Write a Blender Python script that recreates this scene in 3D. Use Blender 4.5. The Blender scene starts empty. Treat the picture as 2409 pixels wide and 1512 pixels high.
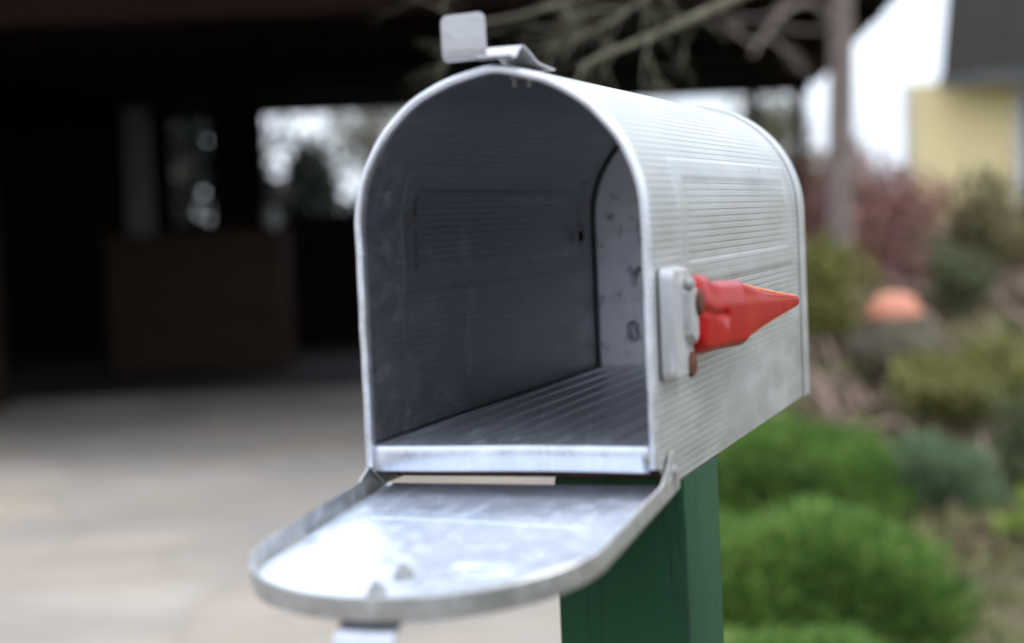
import bpy, bmesh, math, random
import numpy as np
from mathutils import Vector, Matrix
random.seed(7); rng = np.random.default_rng(7)
S = bpy.context.scene
COL = S.collection
pi = math.pi

# ------------------------------------------------------------------ camera
BASE = 1.06                                   # height of the mailbox bottom above the ground
YAW, PIT, ROL, FPX = 0.33537, -0.05967, -0.04303, 4000.0
CAM = Vector((0.3046, -0.8604, BASE + 0.1458))
F = Vector((-math.sin(YAW)*math.cos(PIT), math.cos(YAW)*math.cos(PIT), math.sin(PIT)))
R = F.cross(Vector((0, 0, 1))).normalized(); U = R.cross(F)
R2 = R*math.cos(ROL) + U*math.sin(ROL); U2 = -R*math.sin(ROL) + U*math.cos(ROL)
cd = bpy.data.cameras.new('camera'); cam = bpy.data.objects.new('camera', cd); COL.objects.link(cam)
M = Matrix((R2, U2, -F)).transposed().to_4x4(); M.translation = CAM
cam.matrix_world = M
cd.sensor_width = 36.0; cd.lens = FPX/2409*36
cd.clip_start = 0.05; cd.clip_end = 3000
cd.dof.use_dof = True; cd.dof.focus_distance = 1.10; cd.dof.aperture_fstop = 3.8; cd.dof.aperture_blades = 9
S.camera = cam

# ------------------------------------------------------------------ sky and sun
SUN_EL, SUN_AZ = math.radians(52), math.radians(60)      # azimuth from +Y towards +X
w = bpy.data.worlds.new("World"); S.world = w; w.use_nodes = True
nt = w.node_tree; N = nt.nodes; L = nt.links
for n in list(N): N.remove(n)
out = N.new('ShaderNodeOutputWorld'); bg = N.new('ShaderNodeBackground')
sky = N.new('ShaderNodeTexSky'); sky.sky_type = 'NISHITA'; sky.sun_disc = False
sky.sun_elevation = SUN_EL; sky.sun_rotation = SUN_AZ
tc = N.new('ShaderNodeTexCoord'); mp = N.new('ShaderNodeMapping'); mp.inputs['Scale'].default_value = (1, 1, 2.2)
nz = N.new('ShaderNodeTexNoise'); nz.inputs['Scale'].default_value = 2.2; nz.inputs['Detail'].default_value = 5
cr = N.new('ShaderNodeValToRGB')
cr.color_ramp.elements[0].position = .35; cr.color_ramp.elements[0].color = (8.8, 9.8, 11.4, 1)
cr.color_ramp.elements[1].position = .68; cr.color_ramp.elements[1].color = (14.8, 16.0, 17.8, 1)
mx = N.new('ShaderNodeMix'); mx.data_type = 'RGBA'; mx.inputs[0].default_value = .86
L.new(tc.outputs['Generated'], mp.inputs[0]); L.new(mp.outputs[0], nz.inputs['Vector']); L.new(nz.outputs['Fac'], cr.inputs[0])
L.new(sky.outputs[0], mx.inputs[6]); L.new(cr.outputs[0], mx.inputs[7])
# an overcast sky is brighter overhead than at the horizon
sx = N.new('ShaderNodeSeparateXYZ'); L.new(tc.outputs['Generated'], sx.inputs[0])
mr = N.new('ShaderNodeMapRange'); mr.inputs['From Min'].default_value = 0; mr.inputs['From Max'].default_value = 1
mr.inputs['To Min'].default_value = .86; mr.inputs['To Max'].default_value = 1.45; L.new(sx.outputs['Z'], mr.inputs['Value'])
m2 = N.new('ShaderNodeVectorMath'); m2.operation = 'SCALE'; L.new(mx.outputs[2], m2.inputs[0]); L.new(mr.outputs[0], m2.inputs['Scale']); L.new(m2.outputs[0], bg.inputs[0])
bg.inputs[1].default_value = 0.1; L.new(bg.outputs[0], out.inputs[0])
sd = bpy.data.lights.new('sun', 'SUN'); sd.energy = 1.4; sd.angle = math.radians(18); sd.color = (1, .96, .9)
sun = bpy.data.objects.new('sun', sd); COL.objects.link(sun)
sv = Vector((math.sin(SUN_AZ)*math.cos(SUN_EL), math.cos(SUN_AZ)*math.cos(SUN_EL), math.sin(SUN_EL)))
sun.rotation_euler = sv.to_track_quat('Z', 'Y').to_euler()
S.view_settings.view_transform = 'Standard'; S.view_settings.look = 'None'
S.view_settings.exposure = 0.6; S.view_settings.gamma = 1.0
try: S.view_settings.use_curve_mapping = False
except Exception: pass

# ------------------------------------------------------------------ helpers
def W(a, b, z=0.0):
    """lateral / forward distance on the ground, seen from where the photographer stood -> world"""
    return Vector((CAM.x + a*math.cos(YAW) - b*math.sin(YAW), CAM.y + a*math.sin(YAW) + b*math.cos(YAW), z))
def tag(o, label=None, cat=None, group=None, kind=None):
    if label: o['label'] = label
    if cat: o['category'] = cat
    if group: o['group'] = group
    if kind: o['kind'] = kind
    return o
def empty(name, loc=(0, 0, 0), rz=0):
    o = bpy.data.objects.new(name, None); COL.objects.link(o); o.location = loc; o.rotation_euler = (0, 0, rz)
    o.empty_display_size = .1
    return o
def link(name, verts, faces, mat, parent=None, smooth=False, attr=None):
    me = bpy.data.meshes.new(name)
    me.from_pydata([tuple(v) for v in verts], [], [tuple(f) for f in faces]); me.update()
    if smooth: me.polygons.foreach_set('use_smooth', [True]*len(me.polygons))
    if attr is not None:
        for k, vals in attr.items():
            at = me.attributes.new(k, 'FLOAT', 'POINT'); at.data.foreach_set('value', np.asarray(vals, dtype=np.float32))
    o = bpy.data.objects.new(name, me); COL.objects.link(o)
    me.materials.append(mat)
    if parent: o.parent = parent
    return o
def link_bm(name, bm, mat, parent=None, smooth=False):
    bmesh.ops.recalc_face_normals(bm, faces=bm.faces[:])
    me = bpy.data.meshes.new(name); bm.to_mesh(me); bm.free()
    if smooth:
        me.polygons.foreach_set('use_smooth', [True]*len(me.polygons))
        try: me.set_sharp_from_angle(angle=math.radians(35))
        except Exception: pass
    o = bpy.data.objects.new(name, me); COL.objects.link(o); me.materials.append(mat)
    if parent: o.parent = parent
    return o
class MB:
    def __init__(s): s.v = []; s.f = []
    def add(s, vs, fs):
        n = len(s.v); s.v += [tuple(v) for v in vs]; s.f += [tuple(i+n for i in f) for f in fs]
    def box(s, x0, x1, y0, y1, z0, z1):
        s.add([(x0,y0,z0),(x1,y0,z0),(x1,y1,z0),(x0,y1,z0),(x0,y0,z1),(x1,y0,z1),(x1,y1,z1),(x0,y1,z1)],
              [(3,2,1,0),(4,5,6,7),(0,1,5,4),(1,2,6,5),(2,3,7,6),(3,0,4,7)])
    def tube(s, pts, rad, n=8, closed=False):
        pts = [Vector(p) for p in pts]; m = len(pts); rs = rad if hasattr(rad, '__len__') else [rad]*m
        up = Vector((0.123, 0.31, 0.94)); base = len(s.v); rings = []
        for i, p in enumerate(pts):
            a = pts[i-1] if (i or closed) else p; b = pts[(i+1) % m] if (i < m-1 or closed) else p
            t = (b-a).normalized(); x = t.cross(up)
            if x.length < .05: x = t.cross(Vector((1, 0, 0)))
            x.normalize(); y = t.cross(x)
            vs = [p + (x*math.cos(2*pi*k/n) + y*math.sin(2*pi*k/n))*rs[i] for k in range(n)]
            s.v += [tuple(v) for v in vs]
        R_ = m if closed else m-1
        for i in range(R_):
            j = (i+1) % m
            for k in range(n):
                k2 = (k+1) % n
                s.f.append((base+i*n+k, base+i*n+k2, base+j*n+k2, base+j*n+k))
        if not closed:
            s.f.append(tuple(base+k for k in range(n))[::-1]); s.f.append(tuple(base+(m-1)*n+k for k in range(n)))
    def build(s, name, mat, parent=None, smooth=False, bevel=0):
        me = bpy.data.meshes.new(name); me.from_pydata(s.v, [], s.f); me.update()
        if bevel:
            bm = bmesh.new(); bm.from_mesh(me)
            bmesh.ops.bevel(bm, geom=bm.edges[:], offset=bevel, segments=2, affect='EDGES', profile=.6)
            bm.to_mesh(me); bm.free(); smooth = True
        if smooth:
            me.polygons.foreach_set('use_smooth', [True]*len(me.polygons))
            me.set_sharp_from_angle(angle=math.radians(38))
        me.materials.append(mat)
        o = bpy.data.objects.new(name, me); COL.objects.link(o)
        if parent: o.parent = parent
        return o

# ------------------------------------------------------------------ materials
def mat(name):
    m = bpy.data.materials.new(name); m.use_nodes = True
    nt = m.node_tree; b = nt.nodes['Principled BSDF']
    return m, nt, b
def noise(nt, scale, detail=4, vec=None, rough=.55, dist=0):
    n = nt.nodes.new('ShaderNodeTexNoise'); n.inputs['Scale'].default_value = scale
    n.inputs['Detail'].default_value = detail; n.inputs['Roughness'].default_value = rough
    n.inputs['Distortion'].default_value = dist
    if vec: nt.links.new(vec, n.inputs['Vector'])
    return n.outputs['Fac']
def objco(nt, scale=(1, 1, 1), rot=(0, 0, 0)):
    t = nt.nodes.new('ShaderNodeTexCoord'); m = nt.nodes.new('ShaderNodeMapping')
    m.inputs['Scale'].default_value = scale; m.inputs['Rotation'].default_value = rot
    nt.links.new(t.outputs['Object'], m.inputs[0]); return m.outputs[0]
def ramp(nt, fac, stops):
    r = nt.nodes.new('ShaderNodeValToRGB'); e = r.color_ramp.elements
    while len(e) < len(stops): e.new(.5)
    for i, (p, c) in enumerate(stops):
        e[i].position = p; e[i].color = (c, c, c, 1) if isinstance(c, (int, float)) else (*c, 1)
    nt.links.new(fac, r.inputs[0]); return r.outputs[0]
def mix(nt, fac, a, b, mode='MIX'):
    m = nt.nodes.new('ShaderNodeMix'); m.data_type = 'RGBA'; m.blend_type = mode
    for i, v in ((0, fac), (6, a), (7, b)):
        if hasattr(v, 'is_linked') or hasattr(v, 'links'): nt.links.new(v, m.inputs[i])
        elif isinstance(v, (int, float)): m.inputs[i].default_value = v if i == 0 else (v, v, v, 1)
        else: m.inputs[i].default_value = (*v, 1)
    return m.outputs[2]
def math_(nt, op, a, b=None):
    m = nt.nodes.new('ShaderNodeMath'); m.operation = op
    for i, v in ((0, a), (1, b)):
        if v is None: continue
        if isinstance(v, (int, float)): m.inputs[i].default_value = v
        else: nt.links.new(v, m.inputs[i])
    return m.outputs[0]
def bump(nt, b, h, strength=.2, dist=.001, chain=None):
    n = nt.nodes.new('ShaderNodeBump'); n.inputs['Strength'].default_value = strength; n.inputs['Distance'].default_value = dist
    nt.links.new(h, n.inputs['Height'])
    if chain is not None: nt.links.new(chain, n.inputs['Normal'])
    nt.links.new(n.outputs[0], b.inputs['Normal']); return n.outputs[0]

def metal(name, lo, hi, rough=(.3, .5), metallic=.9, blotch=60, oxide=0, oxcol=(.62, .66, .72), grime=0, warp=.0, stretch=(1, 1, 1), stain=0, scratch=0):
    """weathered sheet metal: mottled tone, chalky oxide patches (less metallic, rougher), grime"""
    m, nt, b = mat(name)
    co = objco(nt, stretch)
    n1 = noise(nt, blotch, 6, co, .6); n2 = noise(nt, 14, 3, co); n3 = noise(nt, 700, 2, co)
    col = ramp(nt, n1, [(.3, lo), (.7, hi)])
    rg = ramp(nt, n1, [(.3, rough[0]), (.72, rough[1])])
    met = None
    if oxide:
        ox = ramp(nt, noise(nt, blotch*1.7, 7, co, .7, .6), [(.5, 0.0), (.66, oxide)])
        col = mix(nt, ox, col, oxcol); rg = mix(nt, ox, rg, .62)
        met = math_(nt, 'SUBTRACT', metallic, math_(nt, 'MULTIPLY', ox, .55))
    if grime:
        g = nt.nodes.new('ShaderNodeAttribute'); g.attribute_name = 'groove'
        gf = math_(nt, 'MULTIPLY', g.outputs['Fac'], ramp(nt, n2, [(.25, .35*grime), (.65, grime)]))
        col = mix(nt, gf, col, (.13, .125, .085)); 
        film = ramp(nt, noise(nt, 9, 5, objco(nt, (1, .16, .8))), [(.42, 0.0), (.75, .16*grime)])
        col = mix(nt, film, col, (.36, .38, .27)); rg = mix(nt, film, rg, .7)
        sp = ramp(nt, noise(nt, 120, 4, co, .7), [(.68, 0.0), (.74, .7)]); col = mix(nt, sp, col, (.16, .15, .10))
    if stain:
        st = ramp(nt, noise(nt, 55, 8, objco(nt), .8, .3), [(.56, 0.0), (.66, stain)])
        col = mix(nt, st, col, (.10, .07, .045)); rg = mix(nt, st, rg, .8)
    if scratch:
        for (rot, sc) in (((0, 0, .5), (520, 14, 14)), ((0, 0, -.35), (14, 430, 14)), ((.3, 0, 1.2), (600, 9, 9))):
            sn = ramp(nt, noise(nt, 1, 2, objco(nt, sc, rot)), [(.66, 0.0), (.70, scratch)])
            col = mix(nt, sn, col, (.86, .87, .9)); rg = mix(nt, sn, rg, .6)
    nt.links.new(col, b.inputs['Base Color']); nt.links.new(rg, b.inputs['Roughness'])
    if met is not None: nt.links.new(met, b.inputs['Metallic'])
    else: b.inputs['Metallic'].default_value = metallic
    c = bump(nt, b, n3, .12, .0004)
    if warp: bump(nt, b, noise(nt, 16, 2, objco(nt)), warp, .02, c)
    return m
M_out = metal('weathered_aluminium_outside', (.40, .412, .412), (.45, .462, .462), (.34, .5), .7, 50, .06, oxcol=(.46, .48, .49), grime=1.0, stretch=(1, .3, 1))
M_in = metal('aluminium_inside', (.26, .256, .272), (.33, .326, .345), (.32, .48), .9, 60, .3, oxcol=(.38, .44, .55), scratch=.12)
M_rim = metal('aluminium_rim', (.54, .55, .58), (.70, .71, .75), (.25, .42), .85, 90, .3)
M_floor = metal('galvanised_floor', (.50, .52, .58), (.63, .66, .73), (.26, .38), .85, 90, .3, oxcol=(.55, .60, .67), scratch=.3, stretch=(1, .35, 1))
M_lip = metal('galvanised_lip', (.56, .59, .65), (.72, .75, .81), (.24, .4), .85, 70, .4, oxcol=(.66, .69, .75), scratch=.4)
M_door = metal('galvanised_door', (.68, .73, .84), (.78, .83, .93), (.27, .38), .62, 55, .35, oxcol=(.76, .81, .90), warp=.18, scratch=.5, stain=.35)
M_doorrim = metal('door_edge_metal', (.34, .345, .34), (.50, .50, .49), (.33, .5), .75, 80, .3)
M_back = metal('back_panel_metal', (.84, .83, .90), (.90, .89, .95), (.42, .55), .75, 40, .0, stain=.5, oxcol=(.66, .66, .74))
M_tab = metal('latch_steel', (.42, .415, .43), (.53, .52, .54), (.34, .5), .75, 160, .15, oxcol=(.6, .6, .62), stretch=(1, 1, 8), stain=.3, scratch=.4)
M_brk = metal('bracket_enamel', (.34, .345, .35), (.42, .425, .43), (.3, .42), .3, 90, 0, stain=.6, scratch=.3)

def simple(name, c1, c2, scale=20, rough=.6, metallic=0, bmp=0, bscale=60, stretch=(1, 1, 1), spec=.22, detail=5):
    m, nt, b = mat(name); co = objco(nt, stretch)
    nt.links.new(ramp(nt, noise(nt, scale, detail, co, .6), [(.32, c1), (.68, c2)]), b.inputs['Base Color'])
    b.inputs['Roughness'].default_value = rough; b.inputs['Metallic'].default_value = metallic
    b.inputs['Specular IOR Level'].default_value = spec
    if bmp: bump(nt, b, noise(nt, bscale, 5, co), bmp, .003)
    return m
M_rust = simple('rusty_rivet', (.06, .02, .012), (.17, .065, .035), 400, .85, .1, .6, 900)
M_bolt = simple('zinc_nut', (.26, .26, .25), (.40, .40, .38), 300, .5, .6)
M_board = simple('rusty_brown_board', (.035, .018, .012), (.10, .042, .028), 60, .85, 0, .5, 200, (1, .2, 1))
M_outline = simple('dark_grey_outline', (.06, .055, .055), (.12, .11, .11), 200, .9)
M_spider = simple('spider_black', (.006, .005, .005), (.015, .012, .01), 300, .5)
M_red, nt_, b_ = mat('glossy_red_plastic')
nt_.links.new(ramp(nt_, noise(nt_, 25, 4, objco(nt_)), [(.3, (.27, .003, .003)), (.7, (.33, .005, .004))]), b_.inputs['Base Color'])
b_.inputs['Roughness'].default_value = .28; b_.inputs['Specular IOR Level'].default_value = .12
bump(nt_, b_, noise(nt_, 60, 3, objco(nt_)), .12, .002)
M_redfade = simple('faded_orange_edge', (.62, .12, .03), (.75, .22, .05), 60, .4)
# green painted post with cracks along the grain
M_post, nt_, b_ = mat('green_painted_wood')
co = objco(nt_, (1, 1, .06)); n1 = noise(nt_, 90, 6, co, .6, .3); n2 = noise(nt_, 260, 3, co)
col = ramp(nt_, noise(nt_, 5, 5, objco(nt_)), [(.3, (.0035, .034, .011)), (.7, (.006, .054, .018))])
crk = ramp(nt_, n1, [(.37, 1.0), (.40, 0.0)]); col = mix(nt_, math_(nt_, 'MULTIPLY', crk, .75), col, (.004, .02, .012))
sxp = nt_.nodes.new('ShaderNodeSeparateXYZ'); nt_.links.new(objco(nt_), sxp.inputs[0])
wob = math_(nt_, 'MULTIPLY', noise(nt_, 9, 4, objco(nt_, (0, 0, 1))), .010)
xw = math_(nt_, 'ADD', sxp.outputs['X'], wob)
for cx_, wd_, zs_ in ((.031, .0006, 3.), (.0385, .0007, 2.)):
    dd_ = math_(nt_, 'ABSOLUTE', math_(nt_, 'SUBTRACT', xw, cx_))
    ln_ = math_(nt_, 'LESS_THAN', dd_, math_(nt_, 'MULTIPLY', ramp(nt_, noise(nt_, zs_, 2, objco(nt_, (0, 0, 1))), [(.45, 0.0), (.6, 1.0)]), wd_*1.6))
    col = mix(nt_, math_(nt_, 'MULTIPLY', ln_, .8), col, (.002, .010, .006))
nt_.links.new(col, b_.inputs['Base Color']); b_.inputs['Roughness'].default_value = .6; b_.inputs['Specular IOR Level'].default_value = .22
bump(nt_, b_, ramp(nt_, n1, [(.3, 0.0), (.42, 1.0)]), .5, .003, bump(nt_, b_, n2, .35, .001))

# ------------------------------------------------------------------ mailbox
w_, h1, Ltot, H = .0835, .1431, .470, .2266
mb = empty('mailbox', (0, 0, BASE))
tag(mb, 'open silver corrugated metal letterbox on the green post, its red flag lowered', 'mailbox')
NS_STR = h1; ARC = pi*w_; TOT = 2*h1 + ARC
def base_pt(s, r=w_):
    """profile point and outward normal at path length s (bottom left -> over the arch -> bottom right)"""
    if s < h1: return -r, s, -1., 0.
    if s > h1 + ARC: return r, h1 - (s - h1 - ARC), 1., 0.
    a = pi - (s - h1)/w_
    k = .0016*math.exp(-((a - pi/2)/.16)**2)          # the crown is slightly pointed
    return r*math.cos(a), h1 + r*math.sin(a) + k, math.cos(a), math.sin(a)
PITCH = .004
def sstep(x, e=.0012): return 1/(1+math.exp(-x/(e*.35))) if abs(x) < .03 else (1. if x > 0 else 0.)
def hgt(s, y):
    f = (s % PITCH)/PITCH - .5
    g = math.exp(-(f/.055)**2)
    fade = min(1, max(0, (y+.004)/.006))*min(1, max(0, (.452-y)/.01))
    u = s if s < TOT/2 else TOT - s
    def rect(s0, s1, y0, y1): return sstep(u-s0)*sstep(s1-u)*sstep(y-y0)*sstep(y1-y)
    band = rect(.105, .1775, .062, .422) - rect(.118, .1655, .082, .402)
    fade2 = (1 - .7*band)*(1 - .92*max(0, min(1, (.085-u)/.04))*max(0, min(1, (y-.08)/.10)))
    ringg = math.exp(-((y-.437)/.003)**2)
    return -.00017*g*fade*fade2 + .0006*band - .0003*ringg, g*fade*fade2 + .2*ringg
ss = np.array([0.] + [v for v in ((k+q)*PITCH for k in range(int(TOT/PITCH)+1) for q in (.02, .30, .42, .46, .5, .54, .58, .70)) if 0 < v < TOT-1e-5] + [TOT])
ys = sorted(set([round(v, 5) for v in list(np.linspace(0, .458, 48)) + [.05+.002*i for i in range(20)] + [.39+.002*i for i in range(18)] + [.43+.0015*i for i in range(12)] + [.004, .008, .013, .017, .020]]))
def shell_side(inner):
    V = []; G = []
    for y in ys:
        zmin = max(0., .0125*(1 - y/.020)) if y < .02 else 0.
        for s in ss:
            x, z, nx, nz = base_pt(s); h, g = hgt(s, y)
            d = h - (.0011 if inner else 0)
            if (s < h1 or s > h1+ARC) and z < zmin: z = zmin
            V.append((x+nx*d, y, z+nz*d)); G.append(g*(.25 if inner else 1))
    return V, G
ns = len(ss); ny = len(ys)
Vo, Go = shell_side(False); Vi, Gi = shell_side(True)
fo = [(j*ns+i, j*ns+i+1, (j+1)*ns+i+1, (j+1)*ns+i) for j in range(ny-1) for i in range(ns-1)]
off = ns*ny
# outer sheet (with closed edges) and liner sheet share one part name each: the sheet is one part
fi = [(d+off, c+off, b+off, a+off) for a, b, c, d in fo]
fe = []
for i in range(ns-1):
    fe.append((i+1, i, off+i, off+i+1)); fe.append(((ny-1)*ns+i, (ny-1)*ns+i+1, off+(ny-1)*ns+i+1, off+(ny-1)*ns+i))
for j in range(ny-1):
    a, b = j*ns, (j+1)*ns; fe.append((a, b, off+b, off+a)); a, b = a+ns-1, b+ns-1; fe.append((b, a, off+a, off+b))
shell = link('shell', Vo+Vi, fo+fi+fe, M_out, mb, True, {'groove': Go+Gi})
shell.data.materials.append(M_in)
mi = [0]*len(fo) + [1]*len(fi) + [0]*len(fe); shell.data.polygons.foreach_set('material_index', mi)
shell.data.update()

def sweep(stations, loop, close_ends=True):
    """stations: (x,z,nx,nz); loop: closed list of (n,y) offsets"""
    V = []; Fs = []; n = len(loop)
    for (x, z, nx, nz) in stations:
        for (o, y) in loop: V.append((x+nx*o, y, z+nz*o))
    for i in range(len(stations)-1):
        for k in range(n):
            k2 = (k+1) % n; Fs.append((i*n+k, i*n+k2, (i+1)*n+k2, (i+1)*n+k))
    if close_ends: Fs.append(tuple(range(n))[::-1]); Fs.append(tuple((len(stations)-1)*n+k for k in range(n)))
    return V, Fs
# rolled front rim (a bead with the sheet's ribs showing in it)
st = []; 
for s in np.linspace(.0125, TOT-.0125, 420):
    x, z, nx, nz = base_pt(s); st.append((x, z, nx, nz))
loop = [(.0014*math.cos(t)*1.0-.0006, -.0012+.0036*math.sin(t)) for t in np.linspace(0, 2*pi, 15)[:-1]]
loop = [(o-.0008 + (-.0020 if math.cos(t) < -.2 else 0), y) for (o, y), t in zip(loop, np.linspace(0, 2*pi, 15)[:-1])]
V, Fs = sweep(st, loop)
n = len(loop); V2 = []
for i, (x, z, nx, nz) in enumerate(st):
    s = .0125 + (TOT-.025)*i/(len(st)-1); f = (s % PITCH)/PITCH-.5; k = -.00016*math.exp(-(f/.18)**2) + .00010*math.sin(s*90)+.0001*math.sin(s*231)
    for q in range(n):
        vx, vy, vz = V[i*n+q]; V2.append((vx+nx*k, vy-abs(k)*.4, vz+nz*k))
link('front_rim', V2, Fs, M_rim, mb, True)
# back panel: plate with a rolled flange that overlaps the shell from outside
st = [base_pt(s) for s in np.linspace(0, TOT, 90)]
bp = MB()
V, Fs = sweep(st, [(.0001, .452), (.0003, .4535), (.0003, .470), (.0012, .4725), (-.002, .4725), (-.002, .459), (-.0021, .458), (-.0036, .4592), (-.0030, .4745), (.0016, .4750), (.0020, .4725), (.0014, .4545), (.0007, .4510)])
bf = MB(); bf.add(V, Fs)
inner = [(x-nx*.0036, .4585, max(z-nz*.0036, .0)) for x, z, nx, nz in st]
inner2 = [(x, .4597, z) for x, y, z in inner]
n = len(inner); bp.add(inner+inner2, [tuple(range(n)), tuple(range(n, 2*n))[::-1]] + [(i, i+n, (i+1) % n+n, (i+1) % n) for i in range(n)])
back = bp.build('back_panel', M_back, mb, True); bf.build('back_flange', M_out, back, True)
# raised lettering on the back panel that can be read from the front: Y and .O.
yl = .4583
def letter(strokes, closed=False):
    a, g = MB(), MB()
    for ps in strokes:
        a.tube([(x, yl-.0004, z) for x, z in ps], .0012, 8, closed); g.tube([(x, yl+.0015, z) for x, z in ps], .0025, 10, closed)
    o = a.build('embossed_letter', M_back, back, True); g.build('letter_outline', M_outline, back, True)  # wider dark tube behind each stroke outlines the raised letter
letter([[(-.0543, .1040), (-.0496, .0958)], [(-.0449, .1040), (-.0496, .0958)], [(-.0496, .0962), (-.0500, .0884)]])
letter([[(-.0525+.0030*math.cos(t), .0520+.0030*math.sin(t)+(.0034 if math.sin(t) > 0 else -.0034)) for t in np.linspace(0, 2*pi, 25)[:-1]]], True)
for xx in (-.0592, -.0458): letter([[(xx-.0004, .0462), (xx+.0004, .0462)]])
# floor with lengthwise ridges and folded front lip
xs = np.linspace(-.0787, .0787, 161); yy = sorted(set([-.0032, -.0026, -.001, .002, .005, .0065, .008, .0095, .011] + list(np.linspace(.015, .456, 40))))
zf = .0247
def fz(x, y):
    f = ((x+.0787) % .01574)/.01574 - .5
    k = min(1, max(0, (y-.005)/.006))
    return zf + .0018*math.exp(-(f/.06)**2)*k + .0003*math.sin(x*180+y*22)*min(1, max(0, y/.02)) - (.0004 if y < -.003 else 0)
V = []; Fs = []
for y in yy:
    for x in xs: V.append((x, y, fz(x, y)))
nx_ = len(xs)
for j in range(len(yy)-1):
    for i in range(nx_-1): Fs.append((j*nx_+i, j*nx_+i+1, (j+1)*nx_+i+1, (j+1)*nx_+i))
floor = link('floor_panel', V, Fs, M_floor, mb, True)
lp = MB()
lipx = np.linspace(-.0787, .0787, 30); prof_l = [(-.0026, zf), (-.0034, zf-.0004), (-.0037, zf-.0014), (-.0040, zf-.0135), (-.0032, zf-.0141), (-.0027, zf-.0135), (-.0022, zf-.0012)]
V = []; Fs = []
for x in lipx:
    for (y, z) in prof_l: V.append((x, y+.0004*math.sin(x*55), z+.0003*math.sin(x*37+1)))
m_ = len(prof_l)
for i in range(len(lipx)-1):
    for k in range(m_): Fs.append((i*m_+k, i*m_+(k+1) % m_, (i+1)*m_+(k+1) % m_, (i+1)*m_+k))
Fs += [tuple(range(m_))[::-1], tuple((len(lipx)-1)*m_+k for k in range(m_))]
link('front_lip', V, Fs, M_lip, floor, True)
b = MB(); b.box(-.0805, .0805, .032, .450, .0022, .0135); b.build('mounting_board', M_board, mb, False, .0012)

# door, folded open about its two pivots
AL, YP, ZP = 1.6602, .0174, .0084
YD, HF, ZB, RD = .0054, .0111, -.0025, w_+.003
def dr(x, y, z):
    dy, dz = y-YP, z-ZP
    return (x, YP+dy*math.cos(AL)-dz*math.sin(AL), ZP+dz*math.cos(AL)+dy*math.sin(AL))
def dst(n=90):
    out = [(-RD, ZB, -1., 0.), (-RD, ZB+.02, -1., 0.), (-RD, h1*.5, -1, 0), (-RD, h1*.8, -1, 0)]
    for a in np.linspace(pi, 0, n):
        k = 0
        out.append((RD*math.cos(a), h1+RD*math.sin(a)+k, math.cos(a), math.sin(a)))
    return out + [(RD, h1*.8, 1, 0), (RD, h1*.5, 1, 0), (RD, ZB+.02, 1., 0.), (RD, ZB, 1., 0.)]
st = dst()
V, Fs = sweep(st, [(-.0035, YD-.0008), (-.0012, YD-.0009), (-.0003, YD-.0003), (0, YD+.001), (.0001, YD+HF-.0006), (-.0005, YD+HF), (-.0012, YD+HF-.0006), (-.0013, YD+.003), (-.0018, YD+.0016), (-.0035, YD+.0012)])
fm = MB(); fm.add([dr(*v) for v in V], Fs); flange = fm.build('door_flange', M_doorrim, None, True)
pl = MB(); inn = [(x-nx*.0034, z-nz*.0034) for x, z, nx, nz in st]
n = len(inn); pl.add([dr(x, YD+.0012, z) for x, z in inn] + [dr(x, YD-.0007, z) for x, z in inn], [tuple(range(n)), tuple(range(n, 2*n))[::-1]] + [(i, (i+1) % n, (i+1) % n+n, i+n) for i in range(n)])
door = pl.build('door', M_door, mb, True)
flange.parent = door
for sx in (-1, 1):                                       # ears that carry the pivots
    e = MB(); X0, X1 = sx*(RD-.0012), sx*(RD-.0001)
    o = [(YD+HF-.0012, ZB), (YD+HF+.004, ZB+.0005), (YD+HF+.0085, ZB+.004), (YD+HF+.0115, ZB+.0085), (YD+HF+.0115, ZB+.0135), (YD+HF+.0085, ZB+.018), (YD+HF+.004, ZB+.025), (YD+HF+.001, ZB+.034), (YD+HF-.0012, ZB+.038)]
    n = len(o); e.add([dr(X0, y, z) for y, z in o]+[dr(X1, y, z) for y, z in o], [tuple(range(n)), tuple(range(n, 2*n))[::-1]]+[(i, (i+1) % n, (i+1) % n+n, i+n) for i in range(n)])
    ob = e.build('hinge_ear', M_doorrim, door, True)
    rv = MB(); rv.tube([(sx*(RD-.003), YP, ZP), (sx*(RD+.0010), YP, ZP), (sx*(RD+.0018), YP, ZP)], [.0034, .0034, .0018], 16)
    rv.build('hinge_rivet', M_bolt, door, True)
def nut(cx, cz, name='nut'):
    q = MB(); top = YD+.0012
    q.tube([dr(cx, top-.0002, cz), dr(cx, top+.0006, cz)], [.0052, .0050], 20)
    q.tube([dr(cx, top+.0006, cz), dr(cx, top+.0034, cz), dr(cx, top+.0038, cz)], [.0046, .0046, .0038], 6)
    q.tube([dr(cx, top+.003, cz), dr(cx, top+.0062, cz), dr(cx, top+.0066, cz)], [.0021, .0021, .0014], 12)
    q.build(name, M_bolt, door, True)
nut(-.0033, .171); nut(-.0060, .197)
em = MB(); tp = YD+.0013
def demb(ps, r, closed=False): em.tube([dr(x, tp, z) for x, z in ps], r, 6, closed)
demb([(-.064, .070), (0, .076), (.062, .084)], .0003)
demb([(.030+.016*math.cos(t), .157+.011*math.sin(t)) for t in np.linspace(0, 2*pi, 33)[:-1]], .00035, True)
demb([(.030+.011*math.cos(t), .157+.005*math.sin(t)) for t in np.linspace(0, 2*pi, 33)[:-1]], .00035, True)
em.build('embossed_ridges', M_door, door, True)
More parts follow.
